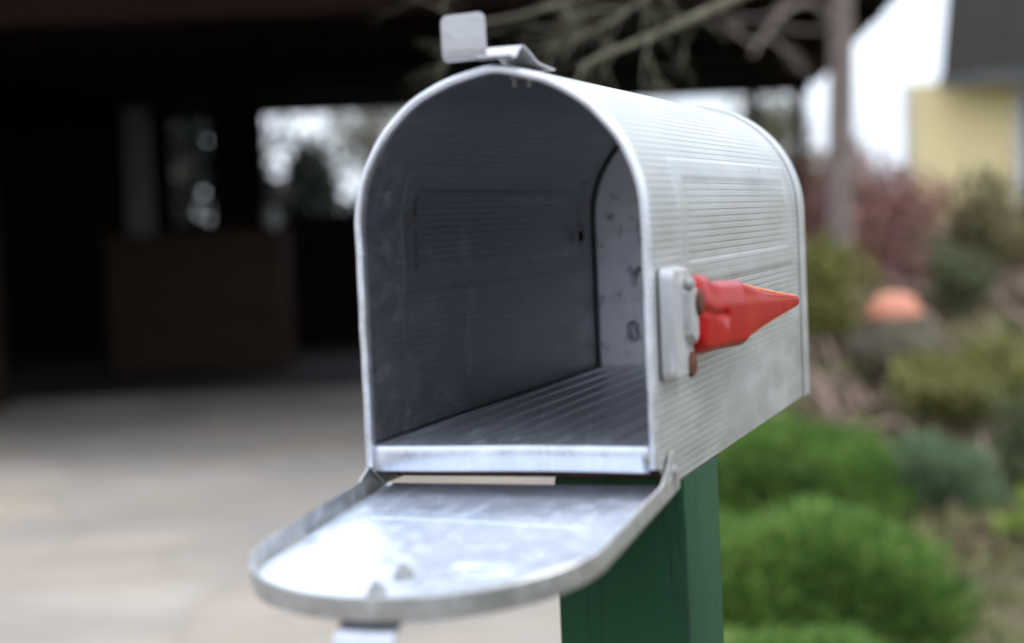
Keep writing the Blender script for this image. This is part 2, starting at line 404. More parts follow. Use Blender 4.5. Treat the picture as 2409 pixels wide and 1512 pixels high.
def ribbon(path, wid, th, conv=lambda x, y, z: (x, y, z), xoff=0.):
    """bent strip: path of (y,z[,halfwidth,xcentre]); thickness along the path normal"""
    V = []; P = [Vector((0, p[0], p[1])) for p in path]
    for i, p in enumerate(P):
        t = (P[min(i+1, len(P)-1)] - P[max(i-1, 0)]).normalized(); nn = Vector((0, -t.z, t.y))
        hw = path[i][2] if len(path[i]) > 2 else wid/2; xc = path[i][3] if len(path[i]) > 3 else xoff
        for (sx, sn) in ((-1, .5), (1, .5), (1, -.5), (-1, -.5)):
            q = p + nn*th*sn; V.append(conv(xc+sx*hw, q.y, q.z))
    Fs = []
    for i in range(len(P)-1):
        for k in range(4): Fs.append((i*4+k, i*4+(k+1) % 4, (i+1)*4+(k+1) % 4, (i+1)*4+k))
    Fs += [(3, 2, 1, 0), tuple((len(P)-1)*4+k for k in range(4))]
    return V, Fs
def smooth_path(ctrl, n=6):
    out = []
    for i in range(len(ctrl)-1):
        p0 = ctrl[max(i-1, 0)]; p1 = ctrl[i]; p2 = ctrl[i+1]; p3 = ctrl[min(i+2, len(ctrl)-1)]
        for k in range(n):
            t = k/n; out.append(tuple(.5*((2*b)+(-a+c)*t+(2*a-5*b+4*c-d)*t*t+(-a+3*b-3*c+d)*t**3) for a, b, c, d in zip(p0, p1, p2, p3)))
    out.append(ctrl[-1]); return out
# the pull tab outside the door tip
AP = h1+RD
path = smooth_path([(YD-.0006, AP-.030), (YD-.0007, AP-.012), (YD-.0040, AP-.001), (YD-.010, AP+.006), (YD-.020, AP+.009), (YD-.034, AP+.006)], 6)
V, Fs = ribbon(path, .028, .0012, dr, .003); pt = MB(); pt.add(V, Fs); pt.build('pull_tab', metal('polished_tab_steel', (.30, .31, .34), (.50, .51, .55), (.16, .3), .97, 200, 0, stretch=(9, 1, 1)), door, True)

# latch on the crown
lat = MB()
path = smooth_path([(.058, H+.0020), (.045, H+.0028), (.030, H+.0042), (.018, H+.0085), (.008, H+.0112), (.001, H+.0090), (-.004, H+.0055), (-.009, H+.0042), (-.0125, H+.0056)], 5)
pp = []
for (y, z) in path:
    k = max(0, min(1, (.066-y)/.06)); xr = .017-.002*k; xl = -.004 if y > .0 else -.004
    pp.append((y, z, (xr-xl)/2, (xr+xl)/2))
lat.add(*ribbon(pp, .02, .0011)); latch = lat.build('latch', M_tab, mb, True)
def rounded_plate(x0, x1, z0, z1, r, corners=(1, 1, 1, 1), n=6):
    o = []
    for (cx, cz, a0, c) in ((x1-r, z1-r, 0, corners[0]), (x0+r, z1-r, pi/2, corners[1]), (x0+r, z0+r, pi, corners[2]), (x1-r, z0+r, 1.5*pi, corners[3])):
        if c: o += [(cx+r*math.cos(a0+pi/2*k/n), cz+r*math.sin(a0+pi/2*k/n)) for k in range(n+1)]
        else: o.append((cx+r*(math.cos(a0)+math.cos(a0+pi/2)), cz+r*(math.sin(a0)+math.sin(a0+pi/2))))
    return o
bm = bmesh.new()                                         # upright thumb plate, foot curled back under
x0p, x1p, z0p, z1p = -.0235, .0012, H+.0040, H+.0280
rows = [(-.0035, H+.0046), (-.0075, H+.0040), (-.0105, H+.0046), (-.0122, H+.0064), (-.0128, H+.0095), (-.0131, H+.0150), (-.0133, H+.0225), (-.0134, H+.0256), (-.01345, H+.0272), (-.01345, H+.0280)]
ins = [0.0012, .0004, 0, 0, 0, 0, 0, .0003, .0014, .0030]
V = []
for (y, z), i_ in zip(rows, ins):
    V += [(x0p+i_, y, z), (x1p-i_, y, z+.0006)]
V += [(x, y+.0011, z) for x, y, z in V]
m_ = len(rows); Fs = []
for i in range(m_-1):
    Fs += [(2*i, 2*i+1, 2*i+3, 2*i+2), (2*m_+2*i+2, 2*m_+2*i+3, 2*m_+2*i+1, 2*m_+2*i), (2*i, 2*i+2, 2*m_+2*i+2, 2*m_+2*i), (2*i+3, 2*i+1, 2*m_+2*i+1, 2*m_+2*i+3)]
Fs += [(1, 0, 2*m_, 2*m_+1), (2*m_-2, 2*m_-1, 4*m_-1, 4*m_-2)]
link('thumb_plate', V, Fs, M_tab, latch, False)
for (x, y) in ((.002, .030), (.0105, .030)):             # latch screws seen inside the crown
    q = MB(); zt = H-.0012-(x*x)/(2*w_)
    q.tube([(x, y, zt), (x, y, zt-.003)], .0030, 6); q.tube([(x, y, zt-.003), (x, y, zt-.0070)], .0015, 10)
    q.build('latch_screw', M_bolt, mb, True)

# flag bracket: pressed plate standing on the side, raised pivot housing on it
def plateYZ(mbd, pts, x0, x1):
    n = len(pts); mbd.add([(x0, y, z) for y, z in pts]+[(x1, y, z) for y, z in pts], [tuple(range(n))[::-1], tuple(range(n, 2*n))]+[(i, (i+1) % n, (i+1) % n+n, i+n) for i in range(n)])
bk = MB()
def frustum(pts, x0, x1, inset):
    c = (sum(p[0] for p in pts)/len(pts), sum(p[1] for p in pts)/len(pts)); top = []
    for y, z in pts:
        d = math.hypot(y-c[0], z-c[1]); k = (d-inset)/d; top.append((c[0]+(y-c[0])*k, c[1]+(z-c[1])*k))
    n = len(pts)
    bk.add([(x0, y, z) for y, z in pts]+[(x1, y, z) for y, z in top], [tuple(range(n))[::-1], tuple(range(n, 2*n))]+[(i, (i+1) % n, (i+1) % n+n, i+n) for i in range(n)])
outl = rounded_plate(.006, .052, .057, .117, .006)
frustum(outl, .0850, .0920, .0022)
outl2 = [(.028, .104), (.044, .107), (.052, .1065), (.0575, .100), (.0575, .084), (.053, .078), (.042, .0725), (.030, .079)]
frustum(outl2, .0915, .0958, .0030)
brk = bk.build('flag_bracket', M_brk, mb, True)
for (y, z, x) in ((.0500, .0965, .0962), (.0440, .0632, .0920)):
    q = MB(); q.tube([(x-.001, y, z), (x+.0010, y, z), (x+.0022, y, z), (x+.0028, y, z)], [.0074, .0070, .0050, .0018], 18); q.build('rivet', M_rust, brk, True)
q = MB(); q.tube([(.0925, .036, .1072), (.0968, .036, .1072)], .0034, 14); q.build('pivot_pin', M_bolt, brk, True)
# flag: pressed red plastic arm, broad body then a taper to the tip, leaning away from the box
def fx(y): return .0915+.10*(y-.047)
top_ = [(.0400, .1085), (.0442, .1113), (.0640, .1108), (.0700, .1066), (.0900, .1060), (.1284, .1043), (.1360, .1015), (.1700, .0965), (.2100, .0918), (.2573, .0870)]
bot_ = [(.0400, .0740), (.0442, .0700), (.0540, .0668), (.0700, .0666), (.0900, .0665), (.1284, .0655), (.1420, .0690), (.1700, .0728), (.2100, .0772), (.2573, .0815)]
top_ = [(y+.007, z) for y, z in top_]; bot_ = [(y+.007, z) for y, z in bot_]
def densify(p, k=6):
    o = []
    for (a, b), (c, d) in zip(p, p[1:]): o += [(a+(c-a)*t/k, b+(d-b)*t/k) for t in range(k)]
    return o+[p[-1]]
edge_t, edge_b = top_[6:], bot_[6:]
top_ = top_[:5]+[tuple(top_[4][i]+(top_[5][i]-top_[4][i])*.035 for i in (0, 1))]+densify(top_[4:6], 4)[1:-1]+top_[5:]; bot_ = bot_[:5]+[tuple(bot_[4][i]+(bot_[5][i]-bot_[4][i])*.035 for i in (0, 1))]+densify(bot_[4:6], 4)[1:-1]+bot_[5:]
V = []; rows = []
for (yt, zt), (yb, zb_) in zip(top_, bot_):
    row = []
    for k, (t, d) in enumerate([(0, -.004), (.0, .0002), (.02, .0018), (.15, .0052), (.38, .0056), (.41, .0056), (.45, .0040), (.50, .0040), (.53, .0056), (.80, .0056), (.90, .0052), (.99, .0010), (1, -.004)]):
        y = yt+(yb-yt)*t; z = zt+(zb_-zt)*t; taper = (.55 if y < .05 else 1) if y < .137 else max(.24, .80-(y-.137)/.15)
        dd = d*taper
        if k in (6, 7) and y > .0975: dd = .0056*taper
        row.append((fx(y)+dd, y, z))
    rows.append(row)
nr = len(rows); nc = len(rows[0])
for r_ in rows: V += r_
Fs = [(i*nc+k, i*nc+k+1, (i+1)*nc+k+1, (i+1)*nc+k) for i in range(nr-1) for k in range(nc-1)]
Fs += [(i*nc, (i+1)*nc, (i+1)*nc+nc-1, i*nc+nc-1) for i in range(nr-1)]
Fs += [tuple(range(nc)), tuple((nr-1)*nc+k for k in range(nc))[::-1]]
bm = bmesh.new(); vv = [bm.verts.new(v) for v in V]
for f in Fs: bm.faces.new([vv[i] for i in f])
bmesh.ops.recalc_face_normals(bm, faces=bm.faces[:])
bmesh.ops.bevel(bm, geom=[e for e in bm.edges if len(e.link_faces) == 2 and e.calc_face_angle(0) > .5], offset=.0006, segments=2, affect='EDGES')
flag = link_bm('flag', bm, M_red, mb, True)
q = MB()
q.tube([(fx(y)+.0001-.001, y, z+.0003) for y, z in edge_t], [.0006, .0011, .0010, .0008], 8)
q.tube([(fx(y)-.001, y, z-.0003) for y, z in edge_b], [.0006, .0011, .0010, .0008], 8)
q.build('flag_edge', M_redfade, flag, True)

# ------------------------------------------------------------------ post
q = MB(); q.box(.0080, .0838, .050, .139, 0, BASE-.0005)
post = q.build('wooden_post', M_post, None, False, .0025); tag(post, 'square dark green painted wooden post holding up the mailbox', 'post')

# ------------------------------------------------------------------ spider inside
sp = bmesh.new()
bmesh.ops.create_uvsphere(sp, u_segments=12, v_segments=8, radius=.0022, matrix=Matrix.Translation((0, 0, -.0022)) @ Matrix.Diagonal((.8, 1, 1.35, 1)))
bmesh.ops.create_uvsphere(sp, u_segments=12, v_segments=8, radius=.0014, matrix=Matrix.Translation((0, 0, .0012)))
q = MB()
for k, a in enumerate((25, 62, 115, 150)):
    for sy in (-1, 1):
        a_ = math.radians(a); dy, dz = math.sin(a_)*sy, math.cos(a_)
        q.tube([(0, .0008*sy, .001), (.0030, dy*.0035, .001+dz*.0035), (.0006, dy*.0068, .001+dz*.0072), (-.0024, dy*.0082, .001+dz*.0100)], [.00038, .00030, .00024, .00016], 5)
tmp = bpy.data.meshes.new('t'); tmp.from_pydata(q.v, [], q.f); sp.from_mesh(tmp)
spd = link_bm('spider', sp, M_spider, None, True); spd.location = (-.0795, .412, BASE+.132); spd.rotation_euler = (.35, 0, 0)
tag(spd, 'small black spider clinging to the inner left wall of the mailbox', 'spider')

# ------------------------------------------------------------------ ground
G_, nt_, b_ = mat('flagstone_driveway')
tcn = objco(nt_, (1, 1, 1)); vo = nt_.nodes.new('ShaderNodeTexVoronoi'); vo.inputs['Scale'].default_value = .85
wn = nt_.nodes.new('ShaderNodeTexNoise'); wn.inputs['Scale'].default_value = 1.2; nt_.links.new(tcn, wn.inputs['Vector'])
va = nt_.nodes.new('ShaderNodeVectorMath'); va.operation = 'MULTIPLY_ADD'; va.inputs[1].default_value = (.5, .5, .5)
nt_.links.new(wn.outputs['Color'], va.inputs[0]); nt_.links.new(tcn, va.inputs[2]); nt_.links.new(va.outputs[0], vo.inputs['Vector'])
sepc = nt_.nodes.new('ShaderNodeSeparateColor'); nt_.links.new(vo.outputs['Color'], sepc.inputs[0])
stone = ramp(nt_, sepc.outputs[0], [(.0, (.27, .262, .255)), (.3, (.34, .305, .26)), (.55, (.34, .29, .26)), (.8, (.38, .355, .33)), (1., (.31, .295, .28))])
ve = nt_.nodes.new('ShaderNodeTexVoronoi'); ve.feature = 'DISTANCE_TO_EDGE'; ve.inputs['Scale'].default_value = .85; nt_.links.new(va.outputs[0], ve.inputs['Vector'])
joint = ramp(nt_, ve.outputs['Distance'], [(.015, 1.0), (.05, 0.0)])
stone = mix(nt_, ramp(nt_, noise(nt_, .55, 5, tcn, .6, .6), [(.42, 0.0), (.56, .9)]), stone, (.20, .197, .198))
stone = mix(nt_, ramp(nt_, noise(nt_, 1.1, 6, tcn), [(.40, 0.0), (.65, .5)]), stone, (.30, .245, .18))
stone = mix(nt_, math_(nt_, 'MULTIPLY', joint, .22), stone, (.17, .15, .12))
stone = mix(nt_, ramp(nt_, noise(nt_, 90, 4, tcn), [(.3, 0.0), (.7, .25)]), stone, (.16, .15, .14))
stone = mix(nt_, 1.0, stone, (.91, .86, .80), 'MULTIPLY')
nt_.links.new(stone, b_.inputs['Base Color']); b_.inputs['Roughness'].default_value = .8
bump(nt_, b_, noise(nt_, 50, 5, tcn), .4, .006)
def sheet(name, pts, z, m, kind='structure'):
    o = link(name, [(*(W(a, b)[:2]), z) for a, b in pts], [tuple(range(len(pts)))], m); tag(o, kind=kind); return o
M_soil = simple('soil_ground', (.05, .045, .03), (.10, .085, .05), 3, .95, 0, .4, 20)
M_flr_shade = simple('carport_floor_shade', (.020, .018, .017), (.045, .040, .036), 2.5, .9)  # shade under the carport, put into the floor colour
sheet('carport_shade_sheet', [(-5.6, 12.9), (1.45, 12.9), (2.9, 17.5), (-5.6, 17.5)], .002, M_flr_shade)  # dark sheet added over the driveway to deepen the carport's shade
o = link('ground', [(-400, -400, -.012), (400, -400, -.012), (400, 400, -.012), (-400, 400, -.012)], [(0, 1, 2, 3)], M_soil); tag(o, kind='structure')
dv = sheet('driveway', [(-9, -3), (.50, -3), (.50, 5), (.75, 8), (1.6, 14), (3.2, 22), (-9, 22)], -.004, G_)
# garden bank
M_bed, nt_, b_ = mat('leaf_litter_bed'); c0 = objco(nt_)
lit = ramp(nt_, noise(nt_, 22, 8, c0, .75, .4), [(.25, (.035, .026, .018)), (.5, (.12, .085, .055)), (.75, (.24, .18, .125))])
mos = ramp(nt_, noise(nt_, 1.3, 5, c0, .6), [(.46, 0.0), (.60, .85)])
grn = ramp(nt_, noise(nt_, 30, 5, c0), [(.3, (.06, .075, .02)), (.7, (.16, .17, .055))])
nt_.links.new(mix(nt_, mos, lit, grn), b_.inputs['Base Color']); b_.inputs['Roughness'].default_value = .95
bump(nt_, b_, noise(nt_, 25, 6, c0), .9, .03)
def bedz(a, b):
    sm = lambda t: max(0, min(1, t))**2*(3-2*max(0, min(1, t)))
    ed = .55+max(0, b-5)*.10
    return .004 + (.70*sm((b-6.6)/3.6)+.03*math.sin(a*5+b*3)+.03*math.sin(b*6.3-a*2.2))*sm((a-ed)/.7)
V = []; Fs = []; As = 60; Bs = 110
for j in range(Bs):
    b = 1.0+27*j/(Bs-1)
    for i in range(As):
        t = i/(As-1); ed = .55+max(0, b-5)*.10; a = ed+(16-ed)*t**1.7
        p = W(a, b); V.append((p.x, p.y, bedz(a, b)-(.03 if i == 0 else 0)))
for j in range(Bs-1):
    for i in range(As-1): Fs.append((j*As+i, j*As+i+1, (j+1)*As+i+1, (j+1)*As+i))
tag(link('garden_bed', V, Fs, M_bed, None, True), kind='structure')

# ------------------------------------------------------------------ foliage tools
def foliage_mat(name, c1, c2, c3, rough=.6, trans=.2):
    m, nt, b = mat(name); g = nt.nodes.new('ShaderNodeNewGeometry')
    c = ramp(nt, g.outputs['Random Per Island'], [(0., c1), (.5, c2), (1., c3)])
    c = mix(nt, ramp(nt, noise(nt, 4, 3, objco(nt)), [(.35, 0.0), (.7, .5)]), c, c1)
    nt.links.new(c, b.inputs['Base Color']); b.inputs['Roughness'].default_value = rough
    b.inputs['Specular IOR Level'].default_value = .25
    if trans:
        nt.nodes.remove([n for n in nt.nodes if n.type == 'OUTPUT_MATERIAL'][0]); o = nt.nodes.new('ShaderNodeOutputMaterial')
        tr = nt.nodes.new('ShaderNodeBsdfTranslucent'); nt.links.new(c, tr.inputs[0]); ms = nt.nodes.new('ShaderNodeMixShader'); ms.inputs[0].default_value = trans
        nt.links.new(b.outputs[0], ms.inputs[1]); nt.links.new(tr.outputs[0], ms.inputs[2]); nt.links.new(ms.outputs[0], o.inputs[0])
    return m
def leaf_quads(P, D, size, aspect=.45):
    """P points, D directions (n,3) -> one kite-shaped leaf each"""
    P = np.asarray(P); D = np.asarray(D); n = len(P)
    D = D/np.linalg.norm(D, axis=1)[:, None]
    Q = rng.normal(size=(n, 3)); Sd = np.cross(D, Q); Sd /= np.linalg.norm(Sd, axis=1)[:, None]
    sz = size*rng.uniform(.6, 1.3, n)[:, None]
    v = np.stack([P, P+D*sz*.45+Sd*sz*aspect*.5, P+D*sz, P+D*sz*.45-Sd*sz*aspect*.5], 1).reshape(-1, 3)
    f = np.arange(4*n).reshape(-1, 4)
    return v, f
def cloud(center, radii, n, shell=.5, clumps=0):
    c = np.array(center)
    if clumps:
        k = rng.normal(size=(clumps, 3)); k /= np.linalg.norm(k, axis=1)[:, None]; k *= rng.uniform(.25, .85, (clumps, 1))
        idx = rng.integers(0, clumps, n); p = k[idx]+rng.normal(size=(n, 3))*.17
    else:
        d = rng.normal(size=(n, 3)); d /= np.linalg.norm(d, axis=1)[:, None]; p = d*(shell+(1-shell)*rng.uniform(0, 1, (n, 1)))
    return p*np.array(radii)+c
def np_link(name, v, f, m, parent=None):
    me = bpy.data.meshes.new(name); n = len(f)
    me.vertices.add(len(v)); me.vertices.foreach_set('co', np.asarray(v, dtype=np.float32).ravel())
    me.loops.add(n*4); me.loops.foreach_set('vertex_index', np.asarray(f, dtype=np.int32).ravel())
    me.polygons.add(n); me.polygons.foreach_set('loop_start', np.arange(0, 4*n, 4, dtype=np.int32)); me.polygons.foreach_set('loop_total', np.full(n, 4, dtype=np.int32))
    me.update(calc_edges=True); me.validate()
    o = bpy.data.objects.new(name, me); COL.objects.link(o); me.materials.append(m)
    if parent: o.parent = parent
    return o
M_bark = simple('grey_brown_bark', (.12, .092, .08), (.24, .19, .17), 30, .9, 0, .6, 60, (1, 1, .3))
M_lichen = simple('lichen_covered_bark', (.05, .043, .032), (.155, .145, .095), 40, .95, 0, .7, 120)
M_stem = simple('brown_stem', (.08, .05, .035), (.20, .14, .10), 30, .9)

# ------------------------------------------------------------------ clipped evergreen mounds
M_mound = foliage_mat('mound_needles', (.03, .085, .018), (.12, .25, .04), (.32, .40, .10), .55, .2)
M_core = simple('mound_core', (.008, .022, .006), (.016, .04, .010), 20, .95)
M_mound2 = foliage_mat('bluegreen_needles', (.11, .16, .08), (.17, .24, .13), (.25, .32, .19), .6, .2)
def mound(a, b, rx, rz, label, m=M_mound, n=19000, size=.042, z=0, group='low evergreen mounds beside the post', ry=None):
    c = W(a, b, z); root = empty('evergreen_mound', c); tag(root, label, 'shrub', group)
    ry = ry or rx
    bm = bmesh.new(); bmesh.ops.create_icosphere(bm, subdivisions=4, radius=1)
    for v in bm.verts:
        k = 1+.05*math.sin(v.co.x*7+a*9)+.05*math.sin(v.co.y*9+b*5)+.04*math.sin(v.co.z*11)
        v.co = Vector((v.co.x*rx*.90*k, v.co.y*ry*.90*k, max(v.co.z, -.1)*rz*.90*k))
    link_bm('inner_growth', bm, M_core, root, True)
    nt_f = 1300; T = rng.normal(size=(nt_f, 3)); T[:, 2] = np.abs(T[:, 2]); T /= np.linalg.norm(T, axis=1)[:, None]
    hgt_t = rng.uniform(.965, 1.015, nt_f); idx = rng.integers(0, nt_f, n); d = T[idx]+rng.normal(size=(n, 3))*.045
    k = 1+.05*np.sin(d[:, 0]*7+a*9)+.05*np.sin(d[:, 1]*9+b*5)+.04*np.sin(d[:, 2]*11)
    p = d*np.array([rx, ry, rz])*(k*(hgt_t[idx]-rng.uniform(0, .12, n)))[:, None]
    p[:, 2] = np.maximum(p[:, 2], 0)
    dirs = T[idx]*.9+np.array([0, 0, .45])+rng.normal(size=(n, 3))*.32
    v, f = leaf_quads(p, dirs, size, .22)
    np_link('foliage', v, f, m, root)
    return root
mound(.96, 6.50, .50, .395, 'bright green needled mound farthest back, peeking out under the mailbox end')
mound(.80, 4.80, .43, .325, 'largest bright green needled mound in the middle, right of the green post')
mound(.60, 3.95, .34, .165, 'lowest green mound cut off by the bottom edge of the photo')
mound(1.60, 6.65, .27, .25, 'pale blue-green low clump right of the bright green mounds', M_mound2, 5000, .06, 0, None)

# ------------------------------------------------------------------ twiggy litter, ground tufts
M_twig = simple('dry_pinkish_stems', (.20, .13, .10), (.42, .30, .25), 12, .85)
q = MB()
for k in range(330):
    b = rng.uniform(7.2, 11.5); a = .9+(b-5)*.12+rng.uniform(0, 1)**1.2*2.0; z = bedz(a, b)
    an = rng.normal(2.3, .5); le = rng.uniform(.15, .55); p0 = W(a, b, z+.01); dd = Vector((math.cos(an+YAW), .5*math.sin(an), 0))*le
    q.tube([p0, p0+dd*.5+Vector((0, 0, rng.uniform(.02, .14))), p0+dd+Vector((0, 0, rng.uniform(-.02, .14)))], [.013, .010, .005], 5)
tag(q.build('fallen_stems', M_twig, None, True), 'tangle of dry pinkish brown stems on the bank behind the mounds', 'stems', None, 'stuff')
M_litter = foliage_mat('dead_leaves', (.06, .04, .028), (.17, .115, .075), (.30, .22, .15), .9, 0)
n = 16000; bb = rng.uniform(5, 13, n); aa = .8+(bb-5)*.10+rng.uniform(0, 1, n)**1.3*4
P = np.array([tuple(W(a, b, bedz(a, b)+.015)) for a, b in zip(aa, bb)])
v, f = leaf_quads(P, rng.normal(size=(n, 3))*np.array([1, 1, .35]), .07, .6)
o = np_link('leaf_litter', v, f, M_litter); tag(o, 'brown dead leaves strewn over the garden bank', 'leaves', None, 'stuff')
M_grass = foliage_mat('olive_grass', (.10, .11, .04), (.20, .20, .08), (.30, .27, .13), .8, .2)
n = 14000; bb = rng.uniform(3.2, 9, n); aa = np.maximum(.95, 1.12+(bb-5)*.30+rng.uniform(-.1, 1, n)*1.6)
P = np.array([tuple(W(a, b, bedz(a, b))) for a, b in zip(aa, bb)])
v, f = leaf_quads(P, np.array([0, 0, 1])+rng.normal(size=(n, 3))*.45, .07, .14)
o = np_link('rough_grass', v, f, M_grass); tag(o, 'pale olive rough grass at the right edge of the garden', 'grass', None, 'stuff')

def bush(name, a, b, r, h, label, m, n=5000, size=.06, cat='shrub', clumps=26, group=None, z0=None, stems=12):
    z = bedz(a, b) if z0 is None else z0; root = empty(name, W(a, b, z)); tag(root, label, cat, group)
    v, f = leaf_quads(cloud((0, 0, h*.55), (r, r, h*.52), n, clumps=clumps), rng.normal(size=(n, 3))+np.array([0, 0, .5]), size, .5)
    v[:, 2] = np.maximum(v[:, 2], .0)
    np_link('foliage', v, f, m, root)
    q = MB()
    for k in range(stems):
        t = rng.uniform(0, 2*pi); e = Vector((math.cos(t)*r*.7*rng.uniform(.3, 1), math.sin(t)*r*.7*rng.uniform(.3, 1), h*rng.uniform(.6, .98)))
        q.tube([(0, 0, 0), (e.x*.35, e.y*.35, e.z*.5), e], [.016*h+.004, .010*h+.002, .003], 5)
    q.build('stem', M_stem, root, True)
    return root
M_redl = foliage_mat('dull_red_leaves', (.22, .105, .09), (.34, .175, .15), (.46, .29, .24), .7, .25)
M_olive = foliage_mat('olive_leaves', (.09, .09, .022), (.20, .19, .05), (.32, .30, .10), .7, .25)
M_yg = foliage_mat('yellow_green_leaves', (.12, .125, .04), (.21, .21, .06), (.30, .29, .10), .7, .3)
M_dkgreen = foliage_mat('dark_green_leaves', (.07, .085, .04), (.12, .135, .06), (.17, .18, .09), .7, .2)
M_grey = foliage_mat('grey_green_leaves', (.15, .15, .09), (.24, .235, .14), (.34, .32, .20), .8, .2)
bush('red_leaved_shrub', 2.10, 10.2, .56, 1.08, 'tall dull red leaved shrub in front of the bright sky gap', M_redl, 6500, .055, z0=.45)
bush('red_leaved_shrub', 1.62, 11.0, .42, 1.00, 'darker crimson shrub half hidden behind the end of the mailbox', foliage_mat('crimson_leaves', (.07, .02, .024), (.14, .045, .045), (.20, .08, .075), .7, .2), 4000, .055, z0=.55)
bush('olive_shrub', 1.58, 8.8, .30, .62, 'yellow-olive shrub touching the right edge of the mailbox', M_olive, 3200, .05, z0=.42)
bush('yellow_green_shrub', 2.12, 7.7, .36, .42, 'yellow-green low shrub right of the dry stems', M_yg, 4200, .05, z0=.12)
bush('dark_green_shrub', 2.45, 9.2, .20, .36, 'small dark green shrub right of the orange pot', M_dkgreen, 2000, .045, z0=.58)
bush('grey_green_shrub', 3.55, 12.5, .75, .50, 'soft grey-green bush below the yellow wall', M_grey, 5200, .07, z0=.5)
bush('brown_olive_shrub', 3.05, 10.3, .50, .95, 'brownish olive bush at the right edge above the yellow-green shrub', foliage_mat('brown_olive_leaves', (.10, .08, .035), (.20, .17, .08), (.30, .26, .15), .8, .2), 4500, .06, z0=.4)
bush('lime_groundcover', 1.93, 5.9, .26, .16, 'bright lime green patch of leaves at the right edge', foliage_mat('lime_leaves', (.13, .20, .03), (.22, .31, .05), (.32, .42, .10), .7, .3), 2600, .05, 'plant', z0=.0)
bush('lower_green_shrub', 2.12, 6.9, .26, .34, 'mid green shrub left of the lime patch, right of the blue-green clump', M_dkgreen, 2600, .05, z0=.02)

# ornament: upturned terracotta pot
M_terra = simple('terracotta', (.46, .16, .09), (.62, .28, .19), 14, .55)
q = bmesh.new(); prof = [(0, .155), (.03, .154), (.06, .146), (.088, .128), (.108, .098), (.118, .062), (.121, .040), (.132, .038), (.134, .004), (.128, 0), (.118, 0), (.112, .03), (.0, .10)]
rings = []
for r, z in prof:
    rings.append([q.verts.new((r*math.cos(2*pi*k/32)+1e-5, r*math.sin(2*pi*k/32), z)) for k in range(32)] if r else [q.verts.new((0, 0, z))])
for A, B in zip(rings, rings[1:]):
    for k in range(32):
        a_ = [A[k % len(A)], A[(k+1) % 32 % len(A)], B[(k+1) % 32 % len(B)], B[k % len(B)]]; a_ = list(dict.fromkeys(a_)); q.faces.new(a_)
pot = link_bm('terracotta_pot', q, M_terra, None, True); pot.location = W(1.86, 8.25, .66); pot.scale = (1, 1, .72)
tag(pot, 'rounded orange terracotta pot turned upside down on the garden bank', 'plant pot')
q = MB(); q.tube([(0, 0, 0), (0, 0, .3)], [.11, .09], 10)
bld = bmesh.new(); bmesh.ops.create_icosphere(bld, subdivisions=3, radius=1)
for v_ in bld.verts:
    n_ = 1+.12*math.sin(v_.co.x*4+1)+.10*math.sin(v_.co.y*5)+.07*math.sin(v_.co.z*6+2); v_.co = Vector((v_.co.x*.24*n_, v_.co.y*.22*n_, v_.co.z*.19*n_))
for v_ in bld.verts: v_.co.z = min(v_.co.z, .150)
rk = link_bm('mossy_stone', bld, simple('mossy_stone', (.05, .04, .028), (.11, .095, .065), 18, .95, 0, .6, 40), None, True); rk.location = W(1.86, 8.25, .511)
tag(rk, 'mossy brown stone that the orange pot sits on', 'stone')

# ------------------------------------------------------------------ trees
def branchy(q, p, d, r, ln, depth, droop=.02, spread=.5, kids=(2, 4)):
    n = 5; pts = [p]; rs = [r]; dd = d.normalized()
    for k in range(n):
        dd = (dd+Vector(rng.normal(size=3))*.16+Vector((0, 0, -droop))).normalized(); pts.append(pts[-1]+dd*ln/n); rs.append(r*(1-.62*(k+1)/n))
    q.tube(pts, rs, 6)
    if depth:
        for c in range(rng.integers(kids[0], kids[1]+1)):
            i = rng.integers(1, n+1); nd = (dd+Vector(rng.normal(size=3))*spread).normalized(); branchy(q, pts[i], nd, rs[i]*.72, ln*rng.uniform(.45, .75), depth-1, droop, spread, kids)
st_ = empty('slender_tree', W(1.76, 9.0, .30)); tag(st_, 'slender brown tree trunk rising out of the red shrubs, left of the bright gap', 'tree')
rel = lambda a, b, z: W(a, b, z)-st_.location
q = MB(); q.tube([rel(1.74, 9.0, .2), rel(1.75, 9.0, 1.0), rel(1.79, 9.0, 2.0), rel(1.80, 9.0, 2.3), rel(1.78, 9.0, 3.6)], [.085, .070, .064, .058, .04], 12); q.build('trunk', M_bark, st_, True)
q = MB(); ps = [Vector(p) for p in smooth_path([tuple(rel(*c)) for c in [(1.79, 9.0, 2.08), (1.62, 8.8, 2.24), (1.45, 8.6, 2.20), (1.30, 8.4, 2.06), (1.22, 8.3, 1.95)]], 5)]
q.tube(ps, [.019-.0006*i for i in range(len(ps))], 8)
for k in range(5): branchy(q, ps[rng.integers(6, len(ps))], Vector(rng.normal(size=3)), .009, .3, 1)
q.build('branch', M_bark, st_, True)
for k in range(9):
    q = MB(); branchy(q, rel(1.78, 9.0, rng.uniform(2.8, 3.6)), Vector((*rng.normal(size=2), 1.2)), .02, .9, 2, 0)
    q.build('branch', M_bark, st_, True)
tr = empty('lichen_tree', W(1.9, 3.3, 0)); tag(tr, 'bare tree whose lichen-covered branches hang in from above over the mailbox', 'tree')
inv = tr.location
rel = lambda a, b, z: W(a, b, z)-inv
q = MB(); q.tube([rel(1.9, 3.3, -.02), rel(1.88, 3.3, .9), rel(1.8, 3.25, 1.7), rel(1.55, 3.2, 2.2), rel(1.3, 3.1, 2.45)], [.075, .062, .055, .042, .032], 12); q.build('trunk', M_lichen, tr, True)
